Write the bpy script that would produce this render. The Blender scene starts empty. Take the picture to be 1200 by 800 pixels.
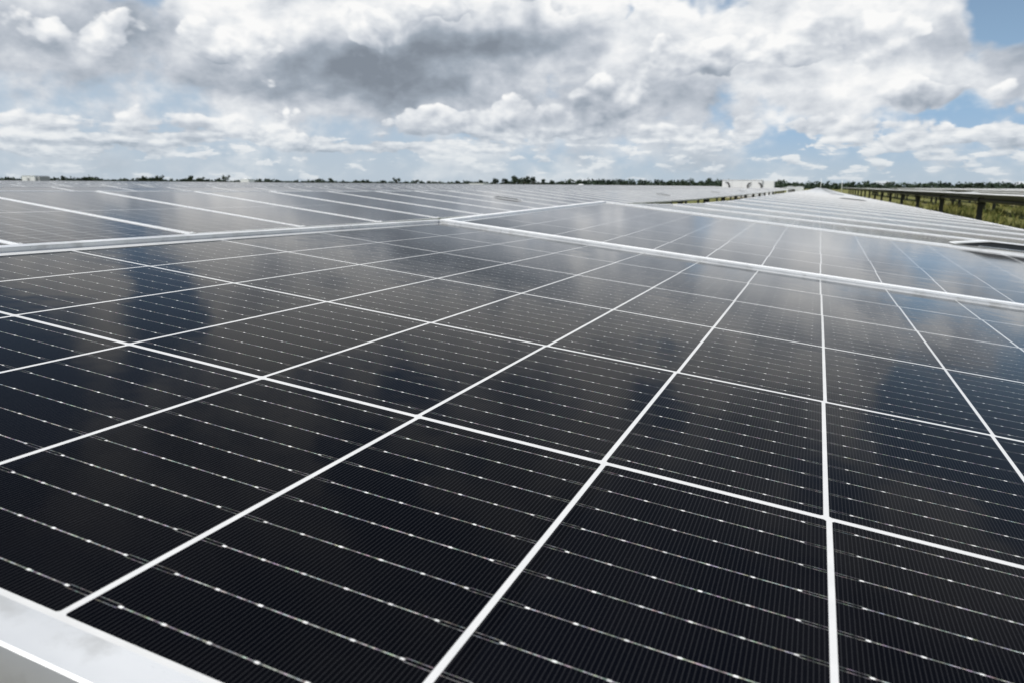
import bpy, bmesh, math, random
from mathutils import Vector, Matrix, noise
rnd = random.Random(7)
R = math.radians
scene = bpy.context.scene
COL = scene.collection

# ------------------------------------------------------------------ camera
CAM_Z = 1.75
cam_d = bpy.data.cameras.new('camera')
cam = bpy.data.objects.new('camera', cam_d); COL.objects.link(cam)
cam_d.sensor_width = 36.0; cam_d.lens = 26.553
cam_d.clip_start = 0.01; cam_d.clip_end = 6000
_r = Vector((0.9288547786, 0.3703612496, 0.0078323056))
_f = Vector((-0.3611392973, 0.9100305195, -0.2035260707))
_u = Vector((-0.0825058070, 0.1862176100, 0.9790381982))
cam.matrix_world = Matrix(((_r.x, _u.x, -_f.x, 0), (_r.y, _u.y, -_f.y, 0), (_r.z, _u.z, -_f.z, CAM_Z), (0, 0, 0, 1)))
cam_d.dof.use_dof = True; cam_d.dof.focus_distance = 0.42; cam_d.dof.aperture_fstop = 26
scene.camera = cam
scene.view_settings.view_transform = 'Standard'
scene.view_settings.look = 'None'
scene.view_settings.exposure = 0.0
scene.view_settings.gamma = 1.0
scene.view_settings.use_curve_mapping = False
scene.cycles.max_bounces = 6; scene.cycles.glossy_bounces = 3; scene.cycles.diffuse_bounces = 2
scene.cycles.caustics_reflective = False; scene.cycles.caustics_refractive = False

# ------------------------------------------------------------------ node helper
class NT:
    def __init__(s, tree): s.t = tree; s.n = tree.nodes; s.l = tree.links
    def put(s, sock, v):
        if v is None: return
        if hasattr(v, 'is_output'): s.l.new(v, sock)
        else: sock.default_value = v
    def m(s, op, a, b=None, c=None, clamp=False):
        n = s.n.new('ShaderNodeMath'); n.operation = op; n.use_clamp = clamp
        for i, v in enumerate((a, b, c)): s.put(n.inputs[i], v)
        return n.outputs[0]
    def v(s, op, a, b=None, c=None, out=0):
        n = s.n.new('ShaderNodeVectorMath'); n.operation = op
        if op == 'SCALE':
            s.put(n.inputs[0], a); s.put(n.inputs['Scale'], b); return n.outputs[0]
        for i, x in enumerate((a, b, c)): s.put(n.inputs[i], x)
        return n.outputs['Value'] if op in ('DOT_PRODUCT', 'LENGTH', 'DISTANCE') else n.outputs[0]
    def xyz(s, a):
        n = s.n.new('ShaderNodeSeparateXYZ'); s.put(n.inputs[0], a); return n.outputs
    def comb(s, x, y, z=0.0):
        n = s.n.new('ShaderNodeCombineXYZ')
        for i, q in enumerate((x, y, z)): s.put(n.inputs[i], q)
        return n.outputs[0]
    def noise(s, vec, scale, detail=4, rough=.5, lac=2.0, out='Fac', dist=0.0):
        n = s.n.new('ShaderNodeTexNoise'); n.noise_dimensions = '3D'
        s.put(n.inputs['Vector'], vec); s.put(n.inputs['Scale'], scale); s.put(n.inputs['Detail'], detail)
        s.put(n.inputs['Roughness'], rough); s.put(n.inputs['Lacunarity'], lac); s.put(n.inputs['Distortion'], dist)
        return n.outputs[out]
    def voro(s, vec, scale, detail=0, rough=.5, smooth=None):
        n = s.n.new('ShaderNodeTexVoronoi'); n.feature = 'SMOOTH_F1' if smooth else 'F1'
        s.put(n.inputs['Vector'], vec); s.put(n.inputs['Scale'], scale); s.put(n.inputs['Detail'], detail); s.put(n.inputs['Roughness'], rough)
        if smooth: s.put(n.inputs['Smoothness'], smooth)
        return n.outputs['Distance']
    def rng(s, v, a, b, c=0.0, d=1.0, mode='SMOOTHSTEP'):
        n = s.n.new('ShaderNodeMapRange'); n.interpolation_type = mode; n.clamp = True
        for i, q in enumerate((v, a, b, c, d)): s.put(n.inputs[i], q)
        return n.outputs[0]
    def mix(s, fac, a, b):
        n = s.n.new('ShaderNodeMix'); n.data_type = 'RGBA'
        s.put(n.inputs[0], fac); s.put(n.inputs[6], a); s.put(n.inputs[7], b)
        return n.outputs[2]
    def ramp(s, fac, stops):
        n = s.n.new('ShaderNodeValToRGB'); e = n.color_ramp.elements
        while len(e) < len(stops): e.new(.5)
        for i, (p, c) in enumerate(stops): e[i].position = p; e[i].color = (*c, 1)
        s.put(n.inputs[0], fac); return n.outputs[0]

# ------------------------------------------------------------------ sun and sky
SUN_AZ, SUN_EL = -120.0, 55.0                     # azimuth clockwise from +Y
sd = Vector((math.sin(R(SUN_AZ)) * math.cos(R(SUN_EL)), math.cos(R(SUN_AZ)) * math.cos(R(SUN_EL)), math.sin(R(SUN_EL))))
sl = bpy.data.lights.new('sun', 'SUN'); sl.energy = 4.6; sl.angle = R(.53); sl.color = (1, .965, .91)
so = bpy.data.objects.new('sun', sl); COL.objects.link(so)
so.rotation_euler = sd.to_track_quat('Z', 'Y').to_euler()


# noise for a direction (warped): big billows, small billows, cauliflower lumps
g = bpy.data.node_groups.new('cloud_noise', 'ShaderNodeTree')
g.interface.new_socket('Direction', in_out='INPUT', socket_type='NodeSocketVector')
g.interface.new_socket('Noise', in_out='OUTPUT', socket_type='NodeSocketFloat')
g.interface.new_socket('Smooth', in_out='OUTPUT', socket_type='NodeSocketFloat')
k = NT(g); gi = g.nodes.new('NodeGroupInput'); go = g.nodes.new('NodeGroupOutput')
P0 = gi.outputs[0]
big = k.noise(k.v('MULTIPLY', P0, (1, 1, 1.6)), 7.0, 6, .50)
sml = k.noise(k.v('MULTIPLY', P0, (1, 1, 2.0)), 34, 4, .55)
cau = k.voro(k.v('MULTIPLY', P0, (1, 1, 1.3)), 14, 3, .52)
nn = k.m('MULTIPLY_ADD', k.m('SUBTRACT', big, .5), 1.35, k.m('MULTIPLY', k.m('SUBTRACT', sml, .5), .42))
g.links.new(k.m('MULTIPLY_ADD', k.m('SUBTRACT', .46, cau), .50, nn), go.inputs[1])
nn = k.m('MULTIPLY_ADD', k.m('SUBTRACT', .46, cau), .85, nn)
g.links.new(nn, go.inputs[0])

world = bpy.data.worlds.new('World'); scene.world = world; world.use_nodes = True
world.cycles.sampling_method = 'MANUAL'; world.cycles.sample_map_resolution = 256
wt = world.node_tree; wt.nodes.clear(); k = NT(wt)
tc = wt.nodes.new('ShaderNodeTexCoord')
D0 = k.v('NORMALIZE', tc.outputs['Generated'])
dx, dy, dz = k.xyz(D0)
elev = k.m('MULTIPLY', k.m('ARCSINE', dz), 57.2958)
wv = k.v('SUBTRACT', k.noise(D0, 11, 3, .55, out='Color'), (.5, .5, .5))
def nz(vec):
    n = wt.nodes.new('ShaderNodeGroup'); n.node_tree = g; wt.links.new(vec, n.inputs[0]); return n.outputs
DW = k.v('ADD', D0, k.v('SCALE', wv, .022))
step = k.rng(elev, 0, 9, .45, 1.0, 'LINEAR')
n0, s0 = nz(DW)
n1, s1 = nz(k.v('ADD', DW, k.v('SCALE', (-.007, 0, .013), step)))
relief = k.m('SUBTRACT', n0, n1); reliefA = k.m('SUBTRACT', s0, s1)
az = k.m('MULTIPLY_ADD', k.m('ARCTAN2', dx, dy), 57.2958, k.m('MULTIPLY', k.xyz(wv)[0], k.rng(elev, 0, 12, 3, 10)))
el = k.m('MULTIPLY_ADD', k.xyz(wv)[2], k.rng(elev, 0, 12, .8, 4.5), elev)
ae = k.comb(az, el)
def low(de):                                                       # rows of small far puffs above the horizon
    return k.m('SUBTRACT', k.noise(k.comb(k.m('MULTIPLY', az, .42), k.m('MULTIPLY_ADD', k.m('ADD', elev, de), 1.35, 7.0), 3.0), 1.0, 5, .55), .5)
l0 = low(0.0); lrel = k.m('SUBTRACT', l0, low(.28))
lw = k.rng(elev, 2.2, 5.0, 1.0, 0.0)
tone = k.m('SUBTRACT', k.noise(k.v('MULTIPLY', k.v('ADD', DW, (3.1, 1.7, .4)), (1, 1, 1.8)), 7.5, 5, .55), .5)
tone2 = k.m('SUBTRACT', k.noise(k.v('MULTIPLY', k.v('ADD', DW, (1.3, 5.7, 2.4)), (1, 1, 1.5)), 15.0, 5, .6), .5)
def masses(lst, base, flat=False):
    tot, top = base, 0.0
    for (a0, e0, sa, se, am) in lst:
        q = k.v('MULTIPLY', k.v('SUBTRACT', ae, (a0, e0, 0)), (1 / sa, 1 / se, 0))
        if flat:                                                # flat underside: falls off faster below the middle
            qx, qy, _ = k.xyz(q)
            q = k.comb(qx, k.m('MAXIMUM', qy, k.m('MULTIPLY', qy, 2.0)))
        w = k.m('MULTIPLY', k.m('POWER', 2.718, k.m('MULTIPLY', k.v('DOT_PRODUCT', q, q), -.8)), am)
        tot = k.m('ADD', w, tot)
        if flat: top = k.m('MULTIPLY_ADD', w, qy, top)
    return tot, top
# (azimuth, elevation, half width, half height, amount)
DECK = [(-55, 9, 5, 3.2, .9), (-42, 11, 6, 3, .9), (-33, 9.2, 9, 3.0, 1.3), (-24, 11.2, 9, 2.6, 1.2), (-30, 7, 7, 1.6, 1.0), (-47, 7.5, 5, 1.4, .55), (-38, 6, 5, 1.6, .7),
        (-12, 8.6, 5, 3.2, 1.1), (-7, 10.5, 3.5, 1.8, .7), (2, 10.6, 6, 2.3, 1.5), (6.5, 8.8, 2.2, .9, .6), (-16, 5.0, 7, 1.6, .5),
        (-44, 8.8, 2.2, 1.2, -.25), (-46.5, 5.6, 4, .9, -.25), (-48, 12, 1.8, 1.6, -.45), (-14.6, 11.2, 1.1, 1.0, -1.3), (-7.8, 12.4, 2.0, .8, -1.3), (11.5, 10.8, 3.4, 2.0, -1.5), (-48.5, 11.5, 2.4, 1.2, -.5), (-45, 7.4, 3.4, 1.0, -.4), (-36, 4.6, 4, .8, -.4),
        (-8, 12, 12, 3, .3), (4.5, 7.6, 6, 1.6, .55), (-1.5, 6.2, 5, 1.6, .9), (8, 6.6, 5, 1.4, .5), (9.5, 7.2, 3, 1.4, .4), (1.5, 14.5, 9, 3, .5),
        (-50, 14.5, 9, 3.0, .5), (-34, 14.5, 8, 3.5, .5), (-16, 14.5, 10, 3.5, .4), (-45.5, 17, 2.2, 4.5, -1.3), (-54, 23, 3.5, 5, -1.0), (-27, 25, 4, 5, -.8), (16, 13, 6, 3.0, -.8), (-18, 35, 18, 5, -.5)]
DARK = [(-44, 9.0, 8, 2.6, .16), (-31, 8.0, 7.5, 2.2, .22), (-46, 16, 13, 4, -.55), (-20, 15.5, 15, 4, -.45), (-33, 7.2, 11, 2.4, .22), (-49, 8.4, 4, 1.6, .2), (4, 8.2, 6, 1.2, .2), (-29.5, 7.4, 6.0, 2.0, .68), (-24, 9.4, 6, 1.0, .75), (-35.5, 8.0, 3, 1.8, .45), (-36, 12.3, 4, .8, .45), (2.5, 9.2, 5.5, .9, .62), (-10.5, 6.4, 4, .9, .5), (-57, 10.5, 3, 2, .4), (-46, 9.6, 3.4, 1.8, .42),
        (-19, 10.0, 4, .8, .35), (-10, 8.4, 3, .9, .25), (-40, 5.6, 4, 1.0, .35), (-50.5, 6, 3, 1.0, .3), (-32.3, 10.8, 2.6, 1.5, -.55), (-42, 9.6, 2.6, 1.6, -.45), (-23, 12.4, 5, .9, -.35), (-1, 11.6, 3, 1, -.4), (-12, 11, 3, 1.2, -.3)]
PUFF = [(-25.5, 4.5, 5.5, 1.5, 1.15), (-21.8, 5.9, 3.0, 1.3, 1.15), (-27.5, 5.2, 2.2, 1.0, .8), (-15.2, 6.8, 3.0, 1.8, 1.7), (-6.6, 8.8, 2.8, 2.2, 1.75), (-11.5, 9.4, 3.4, 2.2, 1.6), (2.0, 10.4, 5.5, 1.9, 1.75), (-48.5, 9.2, 3.6, 1.8, 1.5), (-37.5, 6.7, 2.8, 1.4, .75), (-19.5, 12.4, 4.5, 1.5, 1.5), (-55.5, 10.5, 3, 2, 1.4), (-17, 4.9, 3.4, 1.1, .75), (-11, 4.0, 4, .8, .7),
        (6.6, 6.0, 3.4, 1.35, 1.7), (.3, 7.9, 3.4, 1.2, 1.0), (-2.2, 5.6, 1.6, .8, .7), (11.3, 5.0, 1.6, .8, .6), (-8.2, 5.6, 2, .8, .6), (8.6, 6.4, 1.6, .9, .5), (-.7, 4.3, 2.4, .8, .9), (-5.4, 4.5, 1.3, 1.2, .8), (10.6, 3.5, 2.6, .9, .9), (-44.4, 4.2, 2.6, 1.2, .9), (-53, 3.8, 3.5, 1.4, .95), (-54, 6.6, 2.5, 1.4, .55),
        (-47.5, 2.7, 4, .8, .7), (-38, 3.1, 6, .8, .7), (-31, 2.6, 5, .7, .6), (4.5, 2.9, 3, .6, .6), (2.2, 3.9, 1.6, .5, .5), (-41, 9.8, 3.6, 2.2, 1.7), (-31.2, 10.9, 3.0, 2.2, 1.65), (-26.5, 11.8, 2.4, 1.2, 1.5)]
covA, _ = masses(DECK, k.m('ADD', k.m('ADD', k.rng(elev, 9, 24, .0, .62, 'LINEAR'), k.m('MULTIPLY', k.m('MULTIPLY', tone, 2.2), k.rng(elev, 12, 18))), k.m('MULTIPLY', k.rng(az, -18, 6, .60, .46), k.rng(elev, 2, 14, 1.0, 0.6))))
dark, _ = masses(DARK, k.m('ADD', k.rng(elev, 18, 38, 0.0, .35), k.m('MULTIPLY', tone, k.rng(elev, 11, 16, 0.0, -1.5))))
covB, topB = masses(PUFF, k.m('ADD', k.m('ADD', k.rng(az, -14, 2, 0.0, .14), k.rng(elev, .4, 2.6, .38, .54)), k.rng(elev, 3.2, 7.5, 0.0, -.70)), True)
dA = k.m('MULTIPLY_ADD', s0, 1.5, k.m('ADD', covA, .12))
nB = k.m('ADD', k.m('MULTIPLY', n0, k.rng(elev, .5, 5, .5, 1.5)), k.m('MULTIPLY', k.m('MULTIPLY', l0, lw), 3.4))
dB = k.m('ADD', nB, k.m('SUBTRACT', covB, .36))
alA = k.rng(dA, .0, .75)
alB = k.rng(dB, -.04, .24)
vA = k.m('MULTIPLY_ADD', reliefA, .62, k.m('SUBTRACT', .61, k.m('MULTIPLY', dark, .58)))
vA = k.m('MULTIPLY_ADD', k.m('SUBTRACT', .1, s0), .30, k.m('MULTIPLY_ADD', tone2, .48, k.m('MULTIPLY_ADD', tone, 1.4, vA)))
vB = k.m('MULTIPLY_ADD', topB, .34, k.m('MULTIPLY_ADD', relief, .75, k.m('MULTIPLY_ADD', k.m('MULTIPLY', lrel, lw), 1.6, k.m('MULTIPLY_ADD', tone, .7, k.m('MULTIPLY_ADD', tone2, .35, .78)))))
RAMP = [(0, (.23, .265, .315)), (.3, (.35, .40, .465)), (.55, (.54, .58, .64)), (.8, (.78, .805, .835)), (1, (.96, .96, .955))]
cA = k.ramp(vA, RAMP); cB = k.ramp(vB, RAMP)
sky = wt.nodes.new('ShaderNodeTexSky'); sky.sky_type = 'NISHITA'; sky.sun_disc = False
sky.sun_elevation = R(SUN_EL); sky.sun_rotation = R(-SUN_AZ); sky.air_density = 1.0; sky.dust_density = .6; sky.ozone_density = 1.5
clear = k.v('SCALE', sky.outputs[0], .085)
clear = k.mix(k.rng(elev, 0, 13, .9, .25), clear, k.mix(k.rng(elev, 0, 5), (.48, .58, .68, 1), (.30, .49, .75, 1)))
clear = k.mix(k.m('MULTIPLY', k.rng(az, -12, -34, 0.0, .62), k.rng(elev, 8, 13, 1.0, 0.0)), clear, (.50, .575, .65, 1))   # thin high veil on the left
hz = k.rng(elev, 0, 5.5, .55, 0.0)                                                 # far clouds sink into the pale air
HZ = (.50, .585, .655, 1)
skyc = k.mix(alA, clear, k.mix(hz, cA, HZ))
skyc = k.mix(alB, skyc, k.mix(hz, cB, HZ))
bg = wt.nodes.new('ShaderNodeBackground'); bg.inputs['Strength'].default_value = 1.0
wo = wt.nodes.new('ShaderNodeOutputWorld')
wt.links.new(skyc, bg.inputs[0]); wt.links.new(bg.outputs[0], wo.inputs[0])

#@@SETTING
# ------------------------------------------------------------------ materials
def mat(name):
    m = bpy.data.materials.new(name); m.use_nodes = True
    nt = m.node_tree; b = nt.nodes['Principled BSDF']
    return m, NT(nt), b
def plain(name, col, rough=.6, metal=0.0, var=.12, scale=6.0, spec=.5):
    m, k, b = mat(name)
    tcn = k.n.new('ShaderNodeTexCoord')
    n = k.noise(tcn.outputs['Object'], scale, 5, .6)
    lo = tuple(c * (1 - var) for c in col) + (1,); hi = tuple(min(1, c * (1 + var)) for c in col) + (1,)
    k.put(b.inputs['Base Color'], k.mix(n, lo, hi))
    k.put(b.inputs['Roughness'], k.rng(n, .3, .7, max(.05, rough - .08), min(1, rough + .08), 'LINEAR'))
    b.inputs['Metallic'].default_value = metal; b.inputs['Specular IOR Level'].default_value = spec
    return m

PW, PL = 2.234, 1.140                             # one panel: across the row, along the row
LIPX, LIPY = .011, .012
HALF, CELL, MID = .0905, .184, .012               # half-cut cell, cell row, gap in the middle of the panel

def coated_glass(k, b, col, rough):
    """cells under anti-reflective glass: Fresnel weakened by the coating, most at steep angles"""
    tcn = k.n.new('ShaderNodeTexCoord')
    bp = k.n.new('ShaderNodeBump'); bp.inputs['Strength'].default_value = .02; bp.inputs['Distance'].default_value = .01
    k.put(bp.inputs['Height'], k.noise(tcn.outputs['Object'], 26, 2, .5))
    fr = k.n.new('ShaderNodeFresnel'); fr.inputs['IOR'].default_value = 1.5
    gl = k.n.new('ShaderNodeBsdfGlossy'); k.put(gl.inputs['Roughness'], rough); k.put(gl.inputs['Normal'], bp.outputs[0])
    b.inputs['Specular IOR Level'].default_value = 0.0; b.inputs['Roughness'].default_value = .6
    k.put(b.inputs['Base Color'], col)
    mx = k.n.new('ShaderNodeMixShader')
    k.put(mx.inputs[0], k.m('MINIMUM', k.m('MULTIPLY', k.m('POWER', fr.outputs[0], 2.55), 2.55), .78)); k.put(mx.inputs[1], b.outputs[0]); k.put(mx.inputs[2], gl.outputs[0])
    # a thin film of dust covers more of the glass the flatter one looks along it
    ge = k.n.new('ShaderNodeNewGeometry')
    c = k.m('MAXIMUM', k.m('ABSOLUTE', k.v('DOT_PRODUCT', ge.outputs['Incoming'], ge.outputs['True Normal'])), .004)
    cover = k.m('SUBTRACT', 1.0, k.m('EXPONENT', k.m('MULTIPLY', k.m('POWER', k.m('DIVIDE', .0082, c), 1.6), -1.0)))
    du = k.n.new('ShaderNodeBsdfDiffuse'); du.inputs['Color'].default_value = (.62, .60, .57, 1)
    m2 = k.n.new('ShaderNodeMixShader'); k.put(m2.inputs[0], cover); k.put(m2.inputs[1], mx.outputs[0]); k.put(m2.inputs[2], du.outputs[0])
    k.put([n for n in k.n if n.type == 'OUTPUT_MATERIAL'][0].inputs[0], m2.outputs[0])

def panel_material(fine=True):
    """cells, gaps, ribbons, solder points and fingers from the panel's own coordinates, under glass"""
    m, k, b = mat('solar_cells_under_glass' if fine else 'solar_cells_at_a_distance')
    tcn = k.n.new('ShaderNodeTexCoord'); oi = k.n.new('ShaderNodeObjectInfo')
    px, py, pz = k.xyz(tcn.outputs['Object'])
    jn = k.n.new('ShaderNodeTexWhiteNoise'); jn.noise_dimensions = '2D'
    k.put(jn.inputs['Vector'], k.comb(k.m('FLOOR', k.m('DIVIDE', k.m('ADD', py, CELL * 3), CELL)), k.m('MULTIPLY', oi.outputs['Random'], 50)))
    px = k.m('MULTIPLY_ADD', k.m('SUBTRACT', jn.outputs['Value'], .5), .0016, px)
    ax = k.m('SUBTRACT', k.m('ABSOLUTE', px), MID / 2)              # distance into a half from its inner cell edge
    ay = k.m('ADD', py, CELL * 3)
    cx = k.m('DIVIDE', ax, HALF); cy = k.m('DIVIDE', ay, CELL)
    fx = k.m('FRACT', cx); fy = k.m('FRACT', cy)
    ex = k.m('MULTIPLY', k.m('SUBTRACT', .5, k.m('ABSOLUTE', k.m('SUBTRACT', fx, .5))), HALF)      # metres to the nearest cell edge
    ey = k.m('MULTIPLY', k.m('SUBTRACT', .5, k.m('ABSOLUTE', k.m('SUBTRACT', fy, .5))), CELL)
    inx = k.m('MULTIPLY', k.m('GREATER_THAN', ax, 0.0), k.m('LESS_THAN', cx, 12.0))
    ex2 = k.m('ADD', ex, k.m('MULTIPLY', k.m('GREATER_THAN', k.m('ABSOLUTE', k.m('SUBTRACT', cx, 6.0)), 5.5), .0012))
    ey2 = k.m('ADD', ey, k.m('MULTIPLY', k.m('GREATER_THAN', k.m('ABSOLUTE', k.m('SUBTRACT', cy, 3.0)), 2.5), .0018))
    iny = k.m('MULTIPLY', k.m('GREATER_THAN', ay, 0.0), k.m('LESS_THAN', cy, 6.0))
    cell = k.m('MULTIPLY', k.m('MULTIPLY', k.rng(ex2, .0009, .0012), k.rng(ey2, .0014, .0018)), k.m('MULTIPLY', inx, iny))
    cell = k.m('MULTIPLY', cell, k.rng(k.m('ADD', ex2, ey2), .0033, .0038))                          # clipped corners
    if not fine:
        cn = k.noise(k.comb(k.m('FLOOR', cx), k.m('FLOOR', cy), k.m('MULTIPLY', oi.outputs['Random'], 97)), 3.7, 0)
        rb = k.m('ABSOLUTE', k.m('SUBTRACT', k.m('FRACT', k.m('DIVIDE', ay, CELL / 10)), .5))
        sil = k.mix(cn, (.010, .011, .014, 1), (.016, .017, .020, 1))
        sil = k.mix(k.rng(rb, .02, .05, .6, 0.0), sil, (.12, .12, .12, 1))
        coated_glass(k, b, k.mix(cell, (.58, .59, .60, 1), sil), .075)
        return m
    # ribbons across the cells, ten to a cell
    bw = CELL / 10
    rb = k.m('MULTIPLY', k.m('ABSOLUTE', k.m('SUBTRACT', k.m('FRACT', k.m('DIVIDE', ay, bw)), .5)), bw)   # metres to the ribbon
    wob = k.noise(k.comb(k.m('MULTIPLY', px, 420), k.m('MULTIPLY', py, 55), k.m('MULTIPLY', oi.outputs['Random'], 50)), 1.0, 2, .7)
    brk = k.rng(wob, .38, .66, .32, 1.0)
    near = k.rng(ex, .0085, .0095, 1.0, 0.0)                                                       # beside a gap the ribbon is a bare pair of wires
    single = k.rng(rb, .00012, .00034, 1.0, 0.0)
    pair = k.m('MULTIPLY', k.rng(k.m('ABSOLUTE', k.m('SUBTRACT', rb, .00075)), .00008, .00024, 1.0, 0.0), .42)
    rib = k.m('MULTIPLY', k.m('ADD', k.m('MULTIPLY', single, k.m('SUBTRACT', 1.0, near)), k.m('MULTIPLY', pair, near)), brk)
    sp = (HALF - .019) / 5
    dp = k.m('DIVIDE', k.m('SUBTRACT', k.m('MULTIPLY', fx, HALF), .0095), sp)
    dd = k.m('MULTIPLY', k.m('ABSOLUTE', k.m('SUBTRACT', dp, k.m('ROUND', dp))), sp)
    dot = k.m('MULTIPLY', k.rng(dd, .0003, .0010, 1.0, 0.0), k.rng(rb, .0002, .0006, 1.0, 0.0))
    dot = k.m('MULTIPLY', dot, k.m('MULTIPLY', k.m('GREATER_THAN', dp, -.4), k.m('LESS_THAN', dp, 5.4)))
    # fingers: hair-thin silver lines the other way
    fp = .00142
    fg = k.m('MULTIPLY', k.m('ABSOLUTE', k.m('SUBTRACT', k.m('FRACT', k.m('DIVIDE', px, fp)), .5)), fp)
    fing = k.rng(fg, .00005, .00024, 1.0, 0.0)
    cn = k.n.new('ShaderNodeTexWhiteNoise'); cn.noise_dimensions = '3D'
    k.put(cn.inputs['Vector'], k.comb(k.m('FLOOR', k.m('MULTIPLY', px, 1 / HALF)), k.m('FLOOR', cy), k.m('MULTIPLY', oi.outputs['Random'], 97)))
    cv = cn.outputs['Value']
    grain = k.noise(tcn.outputs['Object'], 900, 2, .6)
    sil = k.mix(k.rng(cv, 0, 1, 0, 1, 'LINEAR'), (.0006, .0009, .0022, 1), (.0016, .0021, .0042, 1))
    sil = k.mix(k.m('MULTIPLY', k.rng(grain, .55, .75), .22), sil, (.012, .013, .016, 1))
    sil = k.mix(k.m('MULTIPLY', fing, .5), sil, (.030, .031, .035, 1))
    spark = k.noise(k.comb(k.m('MULTIPLY', px, 700), k.m('MULTIPLY', py, 700), 2.0), 1.0, 0, out='Color')  # random tints painted in for rainbow glints on the wires
    wire = k.mix(.25, (.35, .35, .34, 1), spark)
    col = k.mix(rib, sil, wire)
    dn = k.n.new('ShaderNodeTexWhiteNoise'); dn.noise_dimensions = '3D'
    k.put(dn.inputs['Vector'], k.comb(k.m('ADD', k.m('ROUND', dp), k.m('MULTIPLY', k.m('FLOOR', k.m('DIVIDE', px, HALF)), 9)), k.m('FLOOR', k.m('DIVIDE', ay, bw)), 5.0))
    col = k.mix(k.m('MULTIPLY', dot, k.rng(dn.outputs['Value'], 0, 1, .5, 1.0, 'LINEAR')), col, (.86, .86, .85, 1))  # glints of the solder points painted as random brightness
    col = k.mix(cell, k.mix(k.noise(tcn.outputs['Object'], 60, 4, .6), (.50, .505, .51, 1), (.64, .64, .635, 1)), col)
    dust = k.noise(k.v('ADD', tcn.outputs['Object'], k.comb(k.m('MULTIPLY', oi.outputs['Random'], 40), 0, 0)), 5, 7, .68)
    col = k.mix(k.rng(dust, .5, .85, 0.0, .010), col, (.42, .40, .36, 1))
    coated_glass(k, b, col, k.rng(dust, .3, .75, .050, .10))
    return m

M_PV = panel_material(); M_PV2 = panel_material(False)
def aluminium(painted_refl):
    """anodised frame metal: satin, with faint drawing lines, water stains and handling marks; the near copy has a duller sky reflection painted in"""
    m, k, b = mat('aluminium_painted_reflection' if painted_refl else 'anodised_aluminium')
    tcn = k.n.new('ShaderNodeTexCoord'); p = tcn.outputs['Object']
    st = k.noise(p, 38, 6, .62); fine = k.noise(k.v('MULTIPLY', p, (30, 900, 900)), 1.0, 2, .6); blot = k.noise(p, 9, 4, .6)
    col = k.mix(k.rng(blot, .35, .65), *(((.58, .59, .60, 1), (.74, .745, .75, 1)) if painted_refl else ((.82, .825, .83, 1), (.88, .88, .88, 1))))
    col = k.mix(k.rng(st, .50, .68, 0, .6 if painted_refl else .2), col, (.40, .40, .39, 1))
    k.put(b.inputs['Base Color'], col); b.inputs['Metallic'].default_value = .42 if painted_refl else .22
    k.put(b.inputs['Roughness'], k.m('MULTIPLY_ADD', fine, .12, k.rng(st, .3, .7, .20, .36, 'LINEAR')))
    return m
M_ALU = aluminium(False); M_ALU_PAINTED_REFL = aluminium(True)  # second one is for the near frame: its greyer reflection is painted into the colour
M_STEEL = plain('weathered_steel', (.085, .085, .082), .6, .3, .2, 14)
M_BACK = plain('panel_back', (.014, .015, .017), .5, 0, .2, 4)
M_WHITE = plain('white_painted_metal', (.84, .85, .85), .45, 0, .04, 2)
M_GREY = plain('grey_painted_metal', (.34, .35, .36), .5, 0, .1, 3)
M_DARK = plain('black_rubber', (.018, .018, .02), .55, 0, .2, 12)
M_CASE = plain('dark_grey_casing', (.10, .104, .11), .5, 0, .15, 20)
M_SEAL = plain('grey_seal', (.40, .39, .37), .6, 0, .15, 30)
M_BARK = plain('bark', (.09, .07, .05), .9, 0, .3, 3)

def leaf_material(name, a, c):
    m, k, b = mat(name)
    tcn = k.n.new('ShaderNodeTexCoord'); oi = k.n.new('ShaderNodeObjectInfo')
    n = k.noise(tcn.outputs['Object'], .55, 4, .6)
    k.put(b.inputs['Base Color'], k.mix(k.rng(n, .35, .65), (*a, 1), (*c, 1)))
    b.inputs['Roughness'].default_value = .75; b.inputs['Specular IOR Level'].default_value = .25
    return m
M_LEAF = leaf_material('dark_leaves', (.016, .030, .022), (.034, .054, .030))
M_LEAF2 = leaf_material('leaves', (.022, .040, .024), (.046, .068, .034))

def grass_material():
    m, k, b = mat('rough_grass_and_sand')
    tcn = k.n.new('ShaderNodeTexCoord')
    p = tcn.outputs['Object']
    n1 = k.noise(p, .35, 8, .62); n2 = k.noise(p, 3.0, 6, .65); n3 = k.noise(p, .06, 4, .5)
    gcol = k.mix(k.rng(n2, .3, .7), (.055, .080, .020, 1), (.21, .19, .075, 1))
    gcol = k.mix(k.rng(n1, .55, .75, 0, .8), gcol, (.25, .20, .10, 1))
    gcol = k.mix(k.rng(n3, .58, .7, 0, .6), gcol, (.32, .26, .17, 1))
    k.put(b.inputs['Base Color'], gcol); b.inputs['Roughness'].default_value = .95; b.inputs['Specular IOR Level'].default_value = .1
    bp = k.n.new('ShaderNodeBump'); bp.inputs['Strength'].default_value = .6; bp.inputs['Distance'].default_value = .1
    k.put(bp.inputs['Height'], n2); k.put(b.inputs['Normal'], bp.outputs[0])
    return m
M_GROUND = grass_material()
def blade_material():
    m, k, b = mat('grass_blades')
    tcn = k.n.new('ShaderNodeTexCoord')
    n = k.noise(tcn.outputs['Object'], .8, 4, .6)
    k.put(b.inputs['Base Color'], k.mix(k.rng(n, .32, .68), (.060, .095, .020, 1), (.28, .25, .085, 1)))
    b.inputs['Roughness'].default_value = .8; b.inputs['Specular IOR Level'].default_value = .2
    return m
M_BLADE = blade_material()
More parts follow.
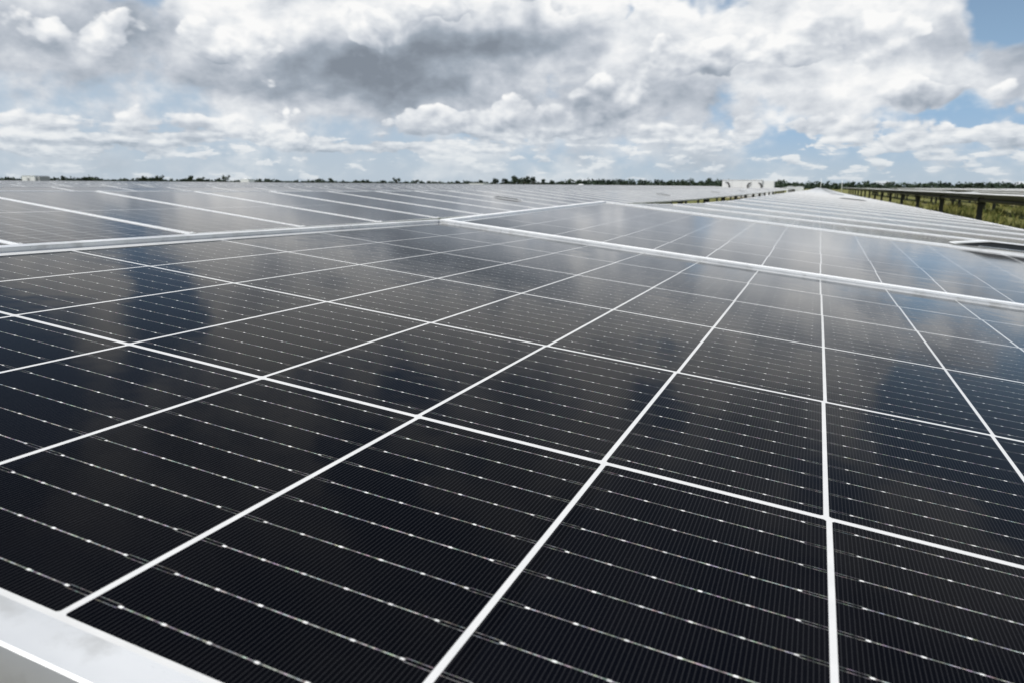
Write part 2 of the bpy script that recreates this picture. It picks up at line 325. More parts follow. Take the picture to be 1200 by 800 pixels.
def gravel_material():
    m, k, b = mat('pale_gravel')
    tcn = k.n.new('ShaderNodeTexCoord'); p = tcn.outputs['Object']
    k.put(b.inputs['Base Color'], k.mix(k.noise(p, 2.5, 8, .7), (.24, .21, .17, 1), (.46, .42, .36, 1)))
    b.inputs['Roughness'].default_value = .95
    return m
M_GRAVEL = gravel_material()

# ------------------------------------------------------------------ mesh helpers
class MB:
    def __init__(s): s.v = []; s.f = []; s.mi = []
    def add(s, vs, fs, mi=0):
        o = len(s.v); s.v += [tuple(v) for v in vs]; s.f += [tuple(i + o for i in f) for f in fs]; s.mi += [mi] * len(fs)
    def box(s, x0, x1, y0, y1, z0, z1, mi=0):
        s.add([(x0, y0, z0), (x1, y0, z0), (x1, y1, z0), (x0, y1, z0), (x0, y0, z1), (x1, y0, z1), (x1, y1, z1), (x0, y1, z1)],
              [(3, 2, 1, 0), (4, 5, 6, 7), (0, 1, 5, 4), (1, 2, 6, 5), (2, 3, 7, 6), (3, 0, 4, 7)], mi)
    def tube(s, pts, rad, n=10, mi=0, caps=True):
        pts = [Vector(p) for p in pts]; rad = rad if isinstance(rad, (list, tuple)) else [rad] * len(pts)
        rings = []
        for i, p in enumerate(pts):
            t = (pts[min(i + 1, len(pts) - 1)] - pts[max(i - 1, 0)]).normalized()
            a = t.cross(Vector((0, 0, 1)) if abs(t.z) < .9 else Vector((1, 0, 0))).normalized(); c = a.cross(t)
            rings.append([p + (a * math.cos(6.28319 * j / n) + c * math.sin(6.28319 * j / n)) * rad[i] for j in range(n)])
        vs = [v for r_ in rings for v in r_]; fs = []
        for i in range(len(rings) - 1):
            for j in range(n):
                fs.append((i * n + j, i * n + (j + 1) % n, (i + 1) * n + (j + 1) % n, (i + 1) * n + j))
        if caps: fs += [tuple(range(n))[::-1], tuple(range((len(rings) - 1) * n, len(rings) * n))]
        s.add(vs, fs, mi)
    def mesh(s, name, *mats, smooth=False, bevel=0):
        me = bpy.data.meshes.new(name); me.from_pydata(s.v, [], s.f)
        for m in mats: me.materials.append(m)
        me.polygons.foreach_set('material_index', s.mi)
        if bevel:
            bm = bmesh.new(); bm.from_mesh(me)
            bmesh.ops.bevel(bm, geom=[e for e in bm.edges if e.is_manifold and e.calc_face_angle(0) > .6], offset=bevel, segments=2, affect='EDGES', profile=.6)
            bm.to_mesh(me); bm.free()
        if smooth: me.polygons.foreach_set('use_smooth', [True] * len(me.polygons))
        me.update(); return me
def link(name, me, parent=None, mtx=None):
    o = bpy.data.objects.new(name, me); COL.objects.link(o)
    if parent is not None: o.parent = parent
    if mtx is not None: o.matrix_basis = mtx
    return o
def tag(o, label=None, cat=None, group=None, kind=None):
    for a, b in (('label', label), ('category', cat), ('group', group), ('kind', kind)):
        if b: o[a] = b
    return o
def empty(name, loc):
    o = bpy.data.objects.new(name, None); COL.objects.link(o); o.location = loc; o.empty_display_size = .3
    return o

# ------------------------------------------------------------------ ground
mb = MB(); S = 3500
NG = 8
for i in range(NG):
    for j in range(NG):
        x0, x1 = -S + 2 * S * i / NG, -S + 2 * S * (i + 1) / NG; y0, y1 = -S + 2 * S * j / NG, -S + 2 * S * (j + 1) / NG
        mb.add([(x0, y0, 0), (x1, y0, 0), (x1, y1, 0), (x0, y1, 0)], [(0, 1, 2, 3)])
tag(link('ground', mb.mesh('ground', M_GROUND)), kind='structure')
mb = MB(); mb.add([(-260, 122, .004), (-6.6, 122, .004), (-6.6, 129, .004), (-260, 129, .004)], [(0, 1, 2, 3)])
tag(link('service_road', mb.mesh('service_road', M_GRAVEL)), kind='structure')

# ------------------------------------------------------------------ panel meshes
def frame_mb(mb, mi=0, M=Matrix.Identity(4), full=True, PL=1.150, LIPY=.016):
    """mitred aluminium frame: lip on the glass, outer wall with a softened edge, return flange below"""
    hx, hy = PW / 2, PL / 2
    prof = [(1, -.0006), (1, .0042), (.05, .0042), (0, .0037), (0, -.0330), (1.6, -.0330)] if full else [(1, 0), (1, .0040), (0, .0040), (0, -.033)]
    vs = []; n = len(prof)
    for sx, sy in ((-1, -1), (1, -1), (1, 1), (-1, 1)):
        for q, zz in prof: vs.append(M @ Vector((sx * (hx - LIPX * q), sy * (hy - LIPY * q), zz)))
    fs = []
    for c in range(4):
        for i in range(n - 1):
            a, b2 = c * n + i, ((c + 1) % 4) * n + i
            fs.append((a, b2, b2 + 1, a + 1)[::-1])
    mb.add(vs, fs, mi)
f_ = MB(); frame_mb(f_); ME_FRAME = f_.mesh('panel_frame', M_ALU)
f_ = MB(); frame_mb(f_, PL=1.140, LIPY=.012); ME_FRAME_NEAR = f_.mesh('panel_frame', M_ALU_PAINTED_REFL)
l_ = MB()
hx, hy = PW / 2 - .002, PL / 2 - .002
l_.add([(-hx, -hy, 0), (hx, -hy, 0), (hx, hy, 0), (-hx, hy, 0)], [(0, 1, 2, 3)], 0)
l_.add([(-hx, -hy, 0), (hx, -hy, 0), (hx, hy, 0), (-hx, hy, 0), (-hx, -hy, -.006), (hx, -hy, -.006), (hx, hy, -.006), (-hx, hy, -.006)],
       [(7, 6, 5, 4), (0, 4, 5, 1), (1, 5, 6, 2), (2, 6, 7, 3), (3, 7, 4, 0)], 1)
ME_PANEL = l_.mesh('solar_panel', M_PV, M_BACK)
l_.v = [(x, y * (1.146 / 2) / hy, z) for x, y, z in l_.v]; ME_PANEL2 = l_.mesh('solar_panel', M_PV2, M_BACK)
c_ = MB()                                           # clamp that bridges two neighbouring frames at their end
c_.box(-.030, .012, -.020, .020, .0045, .0080); c_.box(-.004, .010, -.009, .009, -.045, .0045); c_.tube([(-.008, 0, .0075), (-.008, 0, .0135)], .0075, 6)
ME_CLAMP = c_.mesh('clamp', M_ALU)

# ------------------------------------------------------------------ tracker rows
PITCH = 1.160; ROWS = 5.33
XC0 = .4695                                        # centre line of the row under the camera
def lerp_tab(tab, y):
    for (a, za), (b, zb) in zip(tab, tab[1:]):
        if y <= b: return za + (zb - za) * (y - a) / (b - a)
    return tab[-1][1]
Z0 = [(-4, -.085), (.089, -.1243), (1.249, -.1385), (2.409, -.1288), (2.47, -.1300), (3.63, -.1535), (4.79, -.1715), (5.95, -.1795), (7.11, -.183), (16.4, -.198), (28.5, -.228), (42, -.262), (60, -.30), (90, -.33), (400, -.36)]
Z1 = [(-4, -.170), (2.7, -.195), (3.8, -.203), (6.1, -.224), (8.4, -.235), (12, -.242), (16.4, -.252), (20, -.275), (26, -.305), (40, -.325), (90, -.34), (400, -.34)]
def zrow(i, y):
    """height of the panel plane on a row's centre line; i counts rows to the left"""
    if i == 0: return CAM_Z + lerp_tab(Z0, y) - .449 * math.tan(R(tilt_of(0, y)))
    if i == 1: return CAM_Z - .006 + lerp_tab(Z1, y)
    if i > 1: return CAM_Z + lerp_tab(Z1, y) + min(.10, .010 * (i - 1)) + .012 * math.sin(i * 2.3)
    return CAM_Z - (.325 if i == -1 else .41) + .01 * math.sin(i * 1.7)
def tilt_of(i, y):
    if i == 0: return 6.06 if y < 2.38 else 5.55
    if i == 1: return 6.5
    if i > 1: return 6.3 + .5 * math.sin(i * 4.1)
    return 8.6 + .4 * math.sin(i * 3.3)
def plane_mtx(xc, ya, yb, za, zb, tilt):
    A = Vector((0, yb - ya, zb - za)).normalized()
    B = Vector((math.cos(R(tilt)), 0, -math.sin(R(tilt)))); B = (B - A * B.dot(A)).normalized()
    N = B.cross(A)
    m = Matrix(((B.x, A.x, N.x, xc), (B.y, A.y, N.y, (ya + yb) / 2), (B.z, A.z, N.z, (za + zb) / 2), (0, 0, 0, 1)))
    return m
def post_mesh(h):
    """steel pile of I section with a bearing head"""
    p = MB(); w, t = .09, .008
    p.box(-w, w, -.075, -.075 + t * 1.5, -.4, h); p.box(-w, w, .075 - t * 1.5, .075, -.4, h); p.box(-t / 2, t / 2, -.063, .063, -.4, h)
    return p.mesh('post', M_STEEL)
def bearing_mesh():
    p = MB(); p.box(-.17, .17, -.05, .05, -.06, -.02)
    seg = 14
    vs = []; fs = []
    for yy in (-.04, .04):
        for r_ in (.085, .125):
            for j in range(seg): a = 6.28319 * j / seg; vs.append((r_ * math.cos(a), yy, .10 + r_ * math.sin(a)))
    for j in range(seg):
        q = (j + 1) % seg
        fs += [(j, q, seg + q, seg + j), (2 * seg + q, 2 * seg + j, 3 * seg + j, 3 * seg + q), (seg + j, seg + q, 3 * seg + q, 3 * seg + j), (q, j, 2 * seg + j, 2 * seg + q)]
    p.add(vs, fs); p.add([(-.17, -.04, -.02), (.17, -.04, -.02), (.06, -.04, .03), (-.06, -.04, .03), (-.17, .04, -.02), (.17, .04, -.02), (.06, .04, .03), (-.06, .04, .03)],
          [(0, 1, 2, 3), (7, 6, 5, 4), (1, 5, 6, 2), (3, 7, 4, 0)])
    return p.mesh('bearing', M_STEEL)
ME_BEAR = bearing_mesh(); ME_POST = {}
def controller_meshes():
    """low curved-ended box on a bracket in the gap between two tables; x along the panel width, origin on the panel plane"""
    L, yb, h = .54, .055, .022
    left = [(-L / 2 + .09 * (j / 8) ** 1.15, .005 + (h - .005) * (j / 8)) for j in range(9)]
    top = left + [(-x, z) for x, z in reversed(left)]
    case = MB(); n = len(top)
    ft = [(x, 0.0, z) for x, z in top]; bk = [(x, yb, z) for x, z in top]; ib = [(x * .965, 0.0, max(.003, z - .0022)) for x, z in top]
    case.add(ft + bk, [(i, i + 1, n + i + 1, n + i)[::-1] for i in range(n - 1)] + [(n + i for i in range(n))])
    case.add(ft + ib, [(i, n + i, n + i + 1, i + 1)[::-1] for i in range(n - 1)])
    case.box(-.20, .20, .015, yb - .01, -.004 + .0075, .0060)
    face = MB(); rec = [(x, .016, z) for x, _, z in ib]
    face.add(rec, [tuple(range(n))[::-1]]); face.add(ib + rec, [(i, n + i, n + i + 1, i + 1) for i in range(n - 1)])
    gl = MB(); gl.tube([(-.02, .015, .009), (-.02, -.004, .009)], .0045, 10)
    return case.mesh('controller', M_ALU), face.mesh('housing_face', M_CASE), gl.mesh('cable_gland', M_DARK)
ME_CTRL, ME_CFACE, ME_GLAND = controller_meshes()

def table_array_mb(mb, mats_off, M0list):
    for M in M0list:
        hx, hy = PW / 2 - .002, PL / 2 - .002
        mb.add([M @ Vector(v) for v in ((-hx, -hy, 0), (hx, -hy, 0), (hx, hy, 0), (-hx, hy, 0))], [(0, 1, 2, 3)], 0)
        frame_mb(mb, 1, M, False)
        mb.add([M @ Vector(v) for v in ((-hx, -hy, -.008), (hx, -hy, -.008), (hx, hy, -.008), (-hx, hy, -.008))], [(3, 2, 1, 0)], 2)

# far tables keep their cells too, from a material laid out along the row
def far_pv():
    m, k, b = mat('solar_cells_far')
    tcn = k.n.new('ShaderNodeTexCoord')
    n = k.noise(tcn.outputs['Object'], 2.0, 3, .6)
    coated_glass(k, b, k.mix(n, (.020, .023, .030, 1), (.030, .033, .040, 1)), .13)
    return m
M_FAR = far_pv()

STATIONS = []                                      # filled below: (x0, x1, y0, y1) kept free of tables
def dirpos(ax, ay, d): return (ax * d, ay * d)
def blocked(x, y0, y1):
    return any(x + 1.4 > a and x - 1.4 < b and y1 > c and y0 < d_ for a, b, c, d_ in STATIONS)

def build_table(i, y0, n, label, cat, group, detail, posts, ctrl=True, tilt=None, clamps=False, dz=0.0):
    xc = XC0 - ROWS * i; y1 = y0 + n * PITCH
    root = tag(empty('solar_tracker', (xc, (y0 + y1) / 2, 0)), label, cat, group)
    T = Matrix.Translation(-Vector(root.location))
    mats = []
    for q in range(n):
        ya = y0 + q * PITCH; yb = ya + PITCH
        ti = tilt if tilt is not None else tilt_of(i, (ya + yb) / 2) + (rnd.uniform(-.12, .12) if not (i == 0 and y0 < 0) else 0)
        mats.append(plane_mtx(xc, ya, yb, zrow(i, ya) + dz, zrow(i, yb) + dz, ti))
    if detail:
        for M in mats:
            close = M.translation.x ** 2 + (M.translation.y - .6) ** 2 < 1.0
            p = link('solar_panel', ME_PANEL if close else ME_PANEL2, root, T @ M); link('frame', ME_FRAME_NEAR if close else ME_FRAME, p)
        if clamps:
            for a, M in zip(mats, mats[1:]):
                link('clamp', ME_CLAMP, root, T @ M @ Matrix.Translation((PW / 2 - .004, -PITCH / 2, 0)))
    else:
        mb = MB(); table_array_mb(mb, 0, [T @ M for M in mats])
        link('panel_array', mb.mesh('panel_array', M_FAR, M_ALU, M_BACK), root)
    # torque tube: along the centre line, just under the panels
    za, zb = zrow(i, y0) + dz - .13, zrow(i, y1) + dz - .13
    pts = [(0, y - root.location.y, zrow(i, y) + dz - .13) for y in (y0 - .02, y0 + (y1 - y0) * .33, y0 + (y1 - y0) * .66, y1 + .02)]
    tb = MB(); tb.tube(pts, .07, 10); link('torque_tube', tb.mesh('torque_tube', M_STEEL, smooth=False), root)
    for py in posts:
        zt = zrow(i, py) + dz - .13
        key = round(zt - .16, 2)
        if key not in ME_POST: ME_POST[key] = post_mesh(key)
        po = link('post', ME_POST[key], root, Matrix.Translation((0, py - root.location.y, 0)))
        link('bearing', ME_BEAR, po, Matrix.Translation((0, 0, zt - .10)))
    if ctrl:
        off = .16 if i == 0 else 0.0
        M = T @ mats[0] @ Matrix.Translation((off, -PL / 2 - .012, .0046))
        c = link('controller', ME_CTRL, root, M)
        link('housing_face', ME_CFACE, c); link('cable_gland', ME_GLAND, c)
    return root

# --- the equipment stations first, so that the tables leave room for them
STN = []
def station_site(ax, ay, d, w, dep):
    x, y = ax * d, ay * d
    STN.append((x, y)); STATIONS.append((x - w / 2 - 1, x + w / 2 + 1, y - 1.5, y + dep + 1.5))
    return x, y
SITE = [station_site(-.0827, .9966, 130, 8.0, 2.6), station_site(-.0273, .9996, 185, 3.7, 2.2), station_site(-.4126, .9109, 150, 3.2, 2.2),
        station_site(-.2860, .9582, 220, 3.0, 2.2), station_site(-.6540, .7565, 215, 3.0, 2.2), station_site(-.8067, .5909, 140, 3.6, 2.4)]

YS = [2.465 + 13.97 * q for q in range(15)]
# row under the camera: the table the photographer leans over, then those beyond it
build_table(0, 2.4075 - 5 * PITCH, 5, 'nearest solar table, whose big panel of black half cells fills the foreground', 'solar panels', 'tables of the row under the camera', True, [-1.2], ctrl=False)
ORD = ['second table of the foreground row, starting at the nearest dark controller box', 'third table of the foreground row, beyond the small arched controller box', 'fourth table of the foreground row, narrowing towards the horizon',
       'fifth table of the foreground row, pale with reflected sky', 'sixth table of the foreground row, a thin pale strip']
for q, y0 in enumerate(YS):
    if blocked(XC0, y0, y0 + 14): continue
    if q < 5: build_table(0, y0, 12, ORD[q], 'solar panels', 'tables of the row under the camera', True, [y0 + 3.5, y0 + 10.5])
    else: build_table(0, y0, 12, 'far white sliver of a solar table at the distant end of the foreground row', 'solar panels', 'tables of the row under the camera', False, [y0 + 3.5, y0 + 10.5])
# first row to the left
YS1 = [-1.97 + 13.97 * q for q in range(15)]
ORD1 = ['nearest table of the left row, with white clamps along its lower edge', 'second table of the left row, past the small controller box on its panels', 'third table of the left row, its lower edge above a strip of grass',
        'fourth table of the left row, pale and thin', 'fifth table of the left row, short of the white inverter cabinet']
for q, y0 in enumerate(YS1):
    if blocked(XC0 - ROWS, y0, y0 + 14): continue
    if q < 5: build_table(1, y0, 12, ORD1[q], 'solar panels', 'tables of the first row to the left', True, [y0 + 3.5, y0 + 10.5], clamps=q < 2)
    else: build_table(1, y0, 12, 'far thin solar table of the left row, beyond the white inverter cabinet', 'solar panels', 'tables of the first row to the left', False, [y0 + 3.5, y0 + 10.5])
# rows to the right, seen from the side and below
PR = [24.0 + 10.0 * q for q in range(16)]
ORD2 = {1: 'nearest table of the raised right row, dark underneath, on the two widest steel posts', 2: 'second table of the raised right row, dark underneath', 3: 'third table of the raised right row, dark underneath and thinner', 4: 'fourth table of the raised right row, close to the treeline'}
for q in range(1, 13):
    y0 = 2.4 + 13.97 * q + 4.5
    ps = [p for p in PR if y0 < p <= y0 + 13.97]
    if q in ORD2: build_table(-1, y0, 12, ORD2[q], 'solar panels', 'tables of the first row to the right', True, ps)
    else: build_table(-1, y0, 12, 'far dark table at the end of the right row, under the treeline', 'solar panels', 'tables of the first row to the right', False, ps)
def in_view(x, y, m=4.0):
    a = math.degrees(math.atan2(x, y))
    return y > 2 and -56 - m < a < 12 + m
NAMES = {2: 'second', 3: 'third', 4: 'fourth', 5: 'fifth', 6: 'sixth'}
for i in (2, 3, 4, 5, 6):
    xc = XC0 - ROWS * i
    for q in range(14):
        y0 = -3.0 + 13.97 * q + (i * 3.1) % 5
        if not in_view(xc, y0 + 8) or blocked(xc, y0, y0 + 14): continue
        build_table(i, y0, 12, 'pale solar table in the %s row to the left, mirroring bright cloud' % NAMES[i], 'solar panels', 'tables of the %s row to the left' % NAMES[i], False, [y0 + 3.5, y0 + 10.5], ctrl=False)
for i in (-2, -3, -4):
    xc = XC0 - ROWS * i
    for q in range(2, 14):
        y0 = 2.0 + 13.97 * q + (i * 2.7) % 5
        if not in_view(xc, y0 + 8): continue
        flat = (i == -2 and q in (4, 8))
        build_table(i, y0, 12, ('sunlit solar table turned level in the %s row to the right' if flat else 'dark solar table seen edge on in the %s row to the right') % NAMES[-i], 'solar panels', 'tables of the %s row to the right' % NAMES[-i], False,
                    [y0 + 1.5, y0 + 12], ctrl=False, tilt=-3.2 if flat else None)
# the rest of the field, too far to tell its tables apart
mb = MB()
for i in list(range(7, 44)) + list(range(-16, -4)):
    xc = XC0 - ROWS * i
    for q in range(22 if i < 30 else 16):
        y0 = -3.0 + 13.97 * q + (i * 3.1) % 5
        if not in_view(xc, y0 + 8, 1.5) or blocked(xc, y0, y0 + 14): continue
        ti = tilt_of(i, 0)
        M = plane_mtx(xc, y0, y0 + 12 * PITCH, zrow(i, y0), zrow(i, y0 + 14), ti)
        hx, hy = PW / 2, 6 * PITCH - .1
        mb.add([M @ Vector(v) for v in ((-hx, -hy, 0), (hx, -hy, 0), (hx, hy, 0), (-hx, hy, 0))], [(0, 1, 2, 3)], 0)
        mb.add([M @ Vector(v) for v in ((-hx, -hy, -.034), (hx, -hy, -.034), (hx, hy, -.034), (-hx, hy, -.034))], [(3, 2, 1, 0)], 2)
        for s_ in range(13):                        # the white frame joints
            yy = -hy + 2 * hy * s_ / 12
            mb.add([M @ Vector(v) for v in ((-hx, yy - .025, .002), (hx, yy - .025, .002), (hx, yy + .025, .002), (-hx, yy + .025, .002))], [(0, 1, 2, 3)], 1)
        for sx in (-1, 1):
            mb.add([M @ Vector(v) for v in ((sx * hx, -hy, .003), (sx * hx, hy, .003), (sx * hx, hy, -.034), (sx * hx, -hy, -.034))], [(0, 1, 2, 3) if sx > 0 else (3, 2, 1, 0)], 1)
tag(link('distant_solar_field', mb.mesh('distant_solar_field', M_FAR, M_ALU, M_BACK)), 'far rows of solar tables merging into a pale band below the treeline', 'solar field', kind='stuff')

# ------------------------------------------------------------------ equipment stations
def big_station(x, y):
    w, dep, h = 8.0, 2.6, 2.72
    root = tag(empty('inverter_station', (x, y, 0)), 'large white inverter cabinet with dark curved cable ducts, standing behind the solar rows', 'inverter')
    b = MB(); b.box(-w / 2 - .1, w / 2 + .1, -.1, dep + .1, 0, .16); link('plinth', b.mesh('plinth', M_GREY, bevel=.01), root)
    b = MB(); b.box(-w / 2, w * .28, 0, dep, .16, h - .06); b.box(w * .285, w / 2, .12, dep - .1, .16, h - .16)
    b.box(-w / 2 - .04, w * .28 + .03, -.05, dep + .05, h - .06, h); link('cabinet', b.mesh('cabinet', M_WHITE, bevel=.012), root)
    xs = [-w / 2 + .12, -w / 2 + 1.6, -w / 2 + 3.1, -w / 2 + 4.6, w * .27]
    for a, c in zip(xs, xs[1:]):
        b = MB(); b.box(a + .03, c - .03, -.028, -.002, .30, h - .2); d_ = link('door', b.mesh('door', M_WHITE, bevel=.008), root)
        b = MB(); b.box(c - .14, c - .10, -.062, -.028, 1.15, 1.35); link('handle', b.mesh('handle', M_DARK), d_)
        b = MB()
        for z in range(6): b.box(a + .16, c - .22, -.040, -.028, .50 + z * .07, .545 + z * .07)
        link('vent', b.mesh('vent', M_GREY), d_)
    for x0, s_ in ((-w / 2 + .5, 1), (.5, -1), (1.6, 1)):
        r_ = .62 if s_ > 0 and x0 < 0 else .5
        pts = [(x0 + s_ * (r_ * math.sin(t * .16)), -.10, 1.75 + r_ * math.cos(t * .16)) for t in range(11)] + [(x0 + s_ * r_, -.10, 1.25)]
        b = MB(); b.tube(pts, [.05] * 4 + [.10] * 8, 8); link('cable_duct', b.mesh('cable_duct', M_DARK, smooth=True), root)
    return root
big_station(*SITE[0])
def small_station(x, y, w, h, label, variant):
    root = tag(empty('equipment_cabinet', (x, y, 0)), label, 'inverter')
    b = MB(); b.box(-w / 2 - .08, w / 2 + .08, -.08, 2.28, 0, .14); link('plinth', b.mesh('plinth', M_GREY), root)
    b = MB(); b.box(-w / 2, w / 2, 0, 2.2, .14, h - .05); b.box(-w / 2 - .04, w / 2 + .04, -.05, 2.25, h - .05, h); link('cabinet', b.mesh('cabinet', M_WHITE, bevel=.01), root)
    for q in range(3):
        a = -w / 2 + .06 + q * (w - .12) / 3; c = a + (w - .12) / 3
        b = MB(); b.box(a + .03, c - .03, -.026, -.002, .25, h - .15); d_ = link('door', b.mesh('door', M_WHITE), root)
        b = MB(); b.box(c - .16, c - .12, -.055, -.026, h * .5, h * .5 + .2); link('handle', b.mesh('handle', M_DARK), d_)
    if variant == 'side':
        b = MB(); b.box(w / 2 + .02, w / 2 + .75, .2, 1.9, .14, h * .94); link('side_unit', b.mesh('side_unit', M_GREY, bevel=.01), root)
        b = MB(); b.box(-.25, .25, -.055, -.027, h * .55, h * .85); link('vent', b.mesh('vent', M_GREY), root)
    if variant == 'hood':
        b = MB(); b.box(-w * .3, w * .1, .5, 1.4, h, h + .22); link('roof_hood', b.mesh('roof_hood', M_WHITE, bevel=.02), root)
    if variant == 'twin':
        b = MB(); b.box(-w * .42, -w * .1, .3, 1.8, h, h + .12); b.box(w * .1, w * .42, .3, 1.8, h, h + .12); link('roof_fan', b.mesh('roof_fan', M_GREY, bevel=.02), root)
    return root
small_station(*SITE[1], 3.6, 1.66, 'low white cabinet right of the large inverter cabinet, at the end of the foreground row', 'twin')
small_station(*SITE[2], 3.1, 1.84, 'small white cabinet just left of the tallest clump of trees', 'plain')
small_station(*SITE[3], 2.9, 1.66, 'small white cabinet between the tall tree clump and the large inverter cabinet', 'hood')
small_station(*SITE[4], 2.8, 2.45, 'small white cabinet with a roof hood among the sparse trees', 'hood')
small_station(*SITE[5], 2.9, 2.46, 'white cabinet with a grey side unit at the far left horizon', 'side')

# slender masts
for n_, (az_, d_, h_, lab) in enumerate(((.0016, 260, 4.3, 'thin pale mast rising beyond the end of the foreground row'), (.0250, 230, 3.6, 'shorter thin pale mast nearest the dark right-hand row'))):
    b = MB(); b.tube([(0, 0, 0), (0, 0, h_ * .6), (0, 0, h_)], [.09, .07, .05], 8)
    o = tag(link('mast', b.mesh('mast', M_WHITE, smooth=True)), lab, 'mast', 'thin masts'); o.location = (az_ * d_, d_, 0)

# ------------------------------------------------------------------ trees
def crown_mb(mb, rng_, cx, cy, cz, rx, rz, n, leaf, mi=0):
    """uneven crown: several lobes, each a cloud of small leaf clumps, with gaps between"""
    lobes = [(Vector((rng_.gauss(0, .45), rng_.gauss(0, .45), rng_.uniform(-.5, .62))), rng_.uniform(.34, .62)) for _ in range(8)]
    for _ in range(n):
        c, r_ = rng_.choice(lobes)
        dv = Vector((rng_.gauss(0, 1), rng_.gauss(0, 1), rng_.gauss(0, 1))).normalized() * r_ * rng_.uniform(.55, 1.05)
        p = c + dv; p = Vector((cx + p.x * rx, cy + p.y * rx, cz + p.z * rz))
        a = Vector((rng_.gauss(0, 1), rng_.gauss(0, 1), rng_.gauss(0, 1))).normalized(); b2 = a.orthogonal().normalized(); b2.rotate(Matrix.Rotation(rng_.uniform(0, 6.28), 3, a)); c2 = a.cross(b2)
        s1, s2 = leaf * rng_.uniform(.6, 1.4), leaf * rng_.uniform(.4, 1.0)
        mb.add([p + b2 * s1, p + c2 * s2, p - b2 * s1 * .9, p - c2 * s2], [(0, 1, 2, 3)], mi)
VAR = []
for v_ in range(6):
    rg = random.Random(40 + v_)
    tall = (1.0, 1.25, .8, 1.5, .9, 1.1)[v_]
    b = MB(); crown_mb(b, rg, 0, 0, 3.2 * tall + .6, 2.0, 1.9 * tall, 420, .34)
    t = MB(); t.tube([(0, 0, -.3), (.06, .03, 1.2), (-.05, .08, 2.4 * tall), (.05, 0, 3.6 * tall)], [.22, .17, .12, .05], 7)
    for q in range(4):
        a = q * 1.6 + rg.random(); t.tube([(0, 0, 1.7 * tall), (math.cos(a) * .6, math.sin(a) * .6, 2.4 * tall), (math.cos(a) * 1.2, math.sin(a) * 1.2, 3.1 * tall)], [.09, .06, .03], 5)
    VAR.append((b.mesh('crown', (M_LEAF, M_LEAF2)[v_ % 2]), t.mesh('trunk', M_BARK, smooth=True)))
def tree(px_az, d_, sc, v_, label, grp):
    a = R(px_az)
    root = tag(empty('tree', (math.sin(a) * d_, math.cos(a) * d_, 0)), label, 'tree', grp)
    m = Matrix.Diagonal((sc * rnd.uniform(1.0, 1.5), sc * rnd.uniform(1.0, 1.5), sc, 1)) @ Matrix.Rotation(rnd.uniform(0, 6.28), 4, 'Z')
    link('crown', VAR[v_][0], root, m); link('trunk', VAR[v_][1], root, m)
# sparse trees on the left horizon (azimuth, distance, size, shape)
LONE = [(-51.9, 470, 1.05, 1), (-50.7, 480, 1.1, 4), (-47.2, 480, 1.3, 5), (-46.3, 500, 1.1, 3), (-44.4, 480, 1.25, 1), (-43.7, 500, 1.3, 5), (-42.1, 470, 1.15, 3), (-41.0, 480, .9, 0), (-38.6, 480, .95, 4), (-37.4, 470, .95, 5),
        (-36.2, 490, .95, 0), (-34.9, 480, 1.1, 1), (-33.1, 480, 1.0, 5), (-31.3, 480, 1.05, 4), (-30.2, 470, 1.05, 3), (-29.6, 480, .9, 0)]
for a, d_, sc, v_ in LONE:
    tree(a, d_, sc * .62, v_, 'small lone dark tree standing out of the sparse left treeline', 'lone trees of the left treeline')
for a, d_, sc, v_ in [(-24.0, 505, 1.0, 4), (-23.0, 505, 1.2, 0), (-22.2, 500, 1.25, 4), (-21.5, 505, 1.35, 1), (-20.8, 500, 1.5, 5), (-20.2, 500, 1.45, 0), (-19.5, 505, 1.2, 4), (-18.8, 500, 1.0, 0)]:
    tree(a, d_, sc * .80, v_, 'tall dark tree of the raised clump left of the middle of the horizon', 'trees of the tall clump')
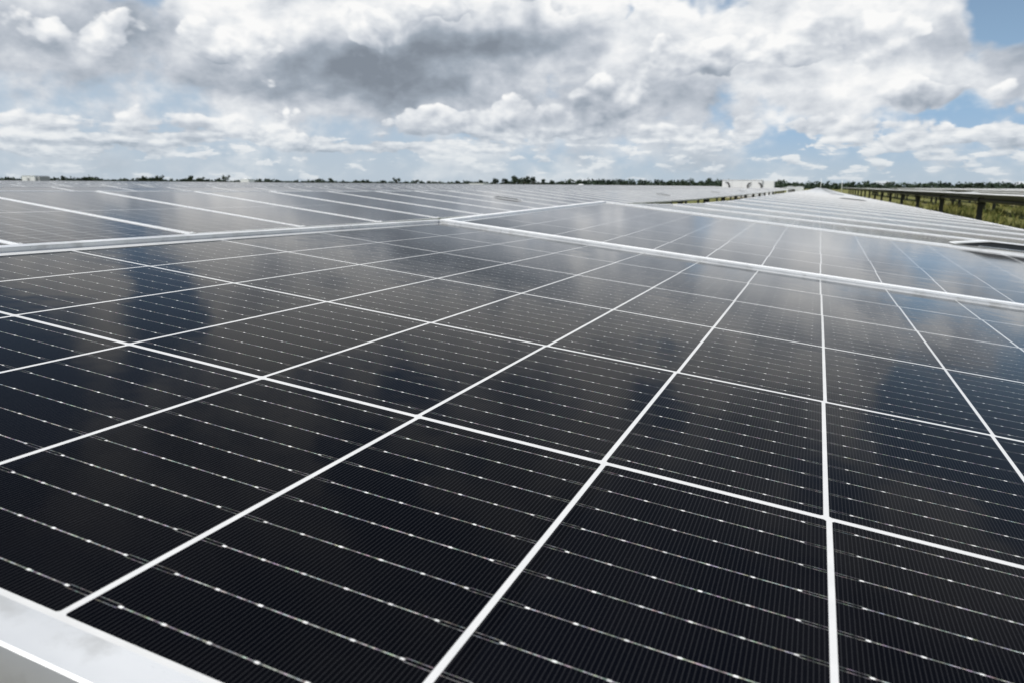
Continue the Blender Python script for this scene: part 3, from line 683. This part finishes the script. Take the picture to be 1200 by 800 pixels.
# the wood that closes the horizon
mb = MB(); rg = random.Random(11)
a = -59.0
while a < 46:
    dens_ = 1.0 if a > -23 else .62
    hgt = (4.6 if a > -18 else 2.7 + .6 * math.sin(a * 1.7)) * rg.uniform(.82, 1.2) + (-.7 if a > -6 else 0) + .7 * noise.noise(Vector((a * .55, 3, 1)))
    if a < -23 and noise.noise(Vector((a * .8, 9, 2))) < -.28: hgt *= .62
    d_ = rg.uniform(520, 600) if a > -23 else rg.uniform(520, 640)
    x, y = math.sin(R(a)) * d_, math.cos(R(a)) * d_
    rx = rg.uniform(2.6, 4.4)
    crown_mb(mb, rg, x, y, hgt * .56, rx, hgt * .66, 110, .75, rg.randrange(2))
    if rg.random() < .8: crown_mb(mb, rg, x + 2, y - 6, hgt * .3, rx * 1.3, hgt * .42, 60, .75, 0)
    a += (.26 if a > -23 else .36) * rg.uniform(.6, 1.3)
tag(link('distant_wood', mb.mesh('distant_wood', M_LEAF, M_LEAF2)), 'dark green wood closing the horizon behind the solar field', 'wood', kind='stuff')

# ------------------------------------------------------------------ grass in the aisles
mb = MB(); rg = random.Random(5)
def tuft(x, y, h, n):
    for _ in range(n):
        a = rg.uniform(0, 6.28); l = h * rg.uniform(.5, 1.15); sp = rg.uniform(.1, .5) * l; w = rg.uniform(.004, .010) * (1 + max(0, y) * .03)
        bx, by = x + rg.gauss(0, .10), y + rg.gauss(0, .10); ca, sa = math.cos(a), math.sin(a)
        mb.add([(bx - sa * w, by + ca * w, -.01), (bx + sa * w, by - ca * w, -.01), (bx + ca * sp * .4 + sa * w * .7, by + sa * sp * .4 - ca * w * .7, l * .6), (bx + ca * sp, by + sa * sp, l), (bx + ca * sp * .4 - sa * w * .7, by + sa * sp * .4 + ca * w * .7, l * .6)], [(0, 1, 2, 3, 4)])
for _ in range(3600):
    y = 8 + 82 * rg.random() ** 1.3; x = rg.uniform(1.9, 3 + y * .30)
    q = noise.noise(Vector((x * .35, y * .18, 0))) + rg.uniform(-.25, .25)
    if q < -.1: continue
    tuft(x, y, rg.uniform(.2, .45) + max(0, q) * .5, 6)
for _ in range(1100):
    y = rg.uniform(2, 76); x = rg.uniform(-4.6, -.9)
    if noise.noise(Vector((x * .35, y * .18, 4))) < -.1: continue
    tuft(x, y, rg.uniform(.2, .6), 6)
for _ in range(5000):
    y = rg.uniform(-2, 42); x = rg.choice((rg.uniform(-4.8, -.75), rg.uniform(1.7, 9 + y * .1)))
    tuft(x, y, rg.uniform(.06, .26), 5)
tag(link('grass', mb.mesh('grass', M_BLADE)), 'rough green and yellow grass growing under and between the solar rows', 'grass', kind='stuff')
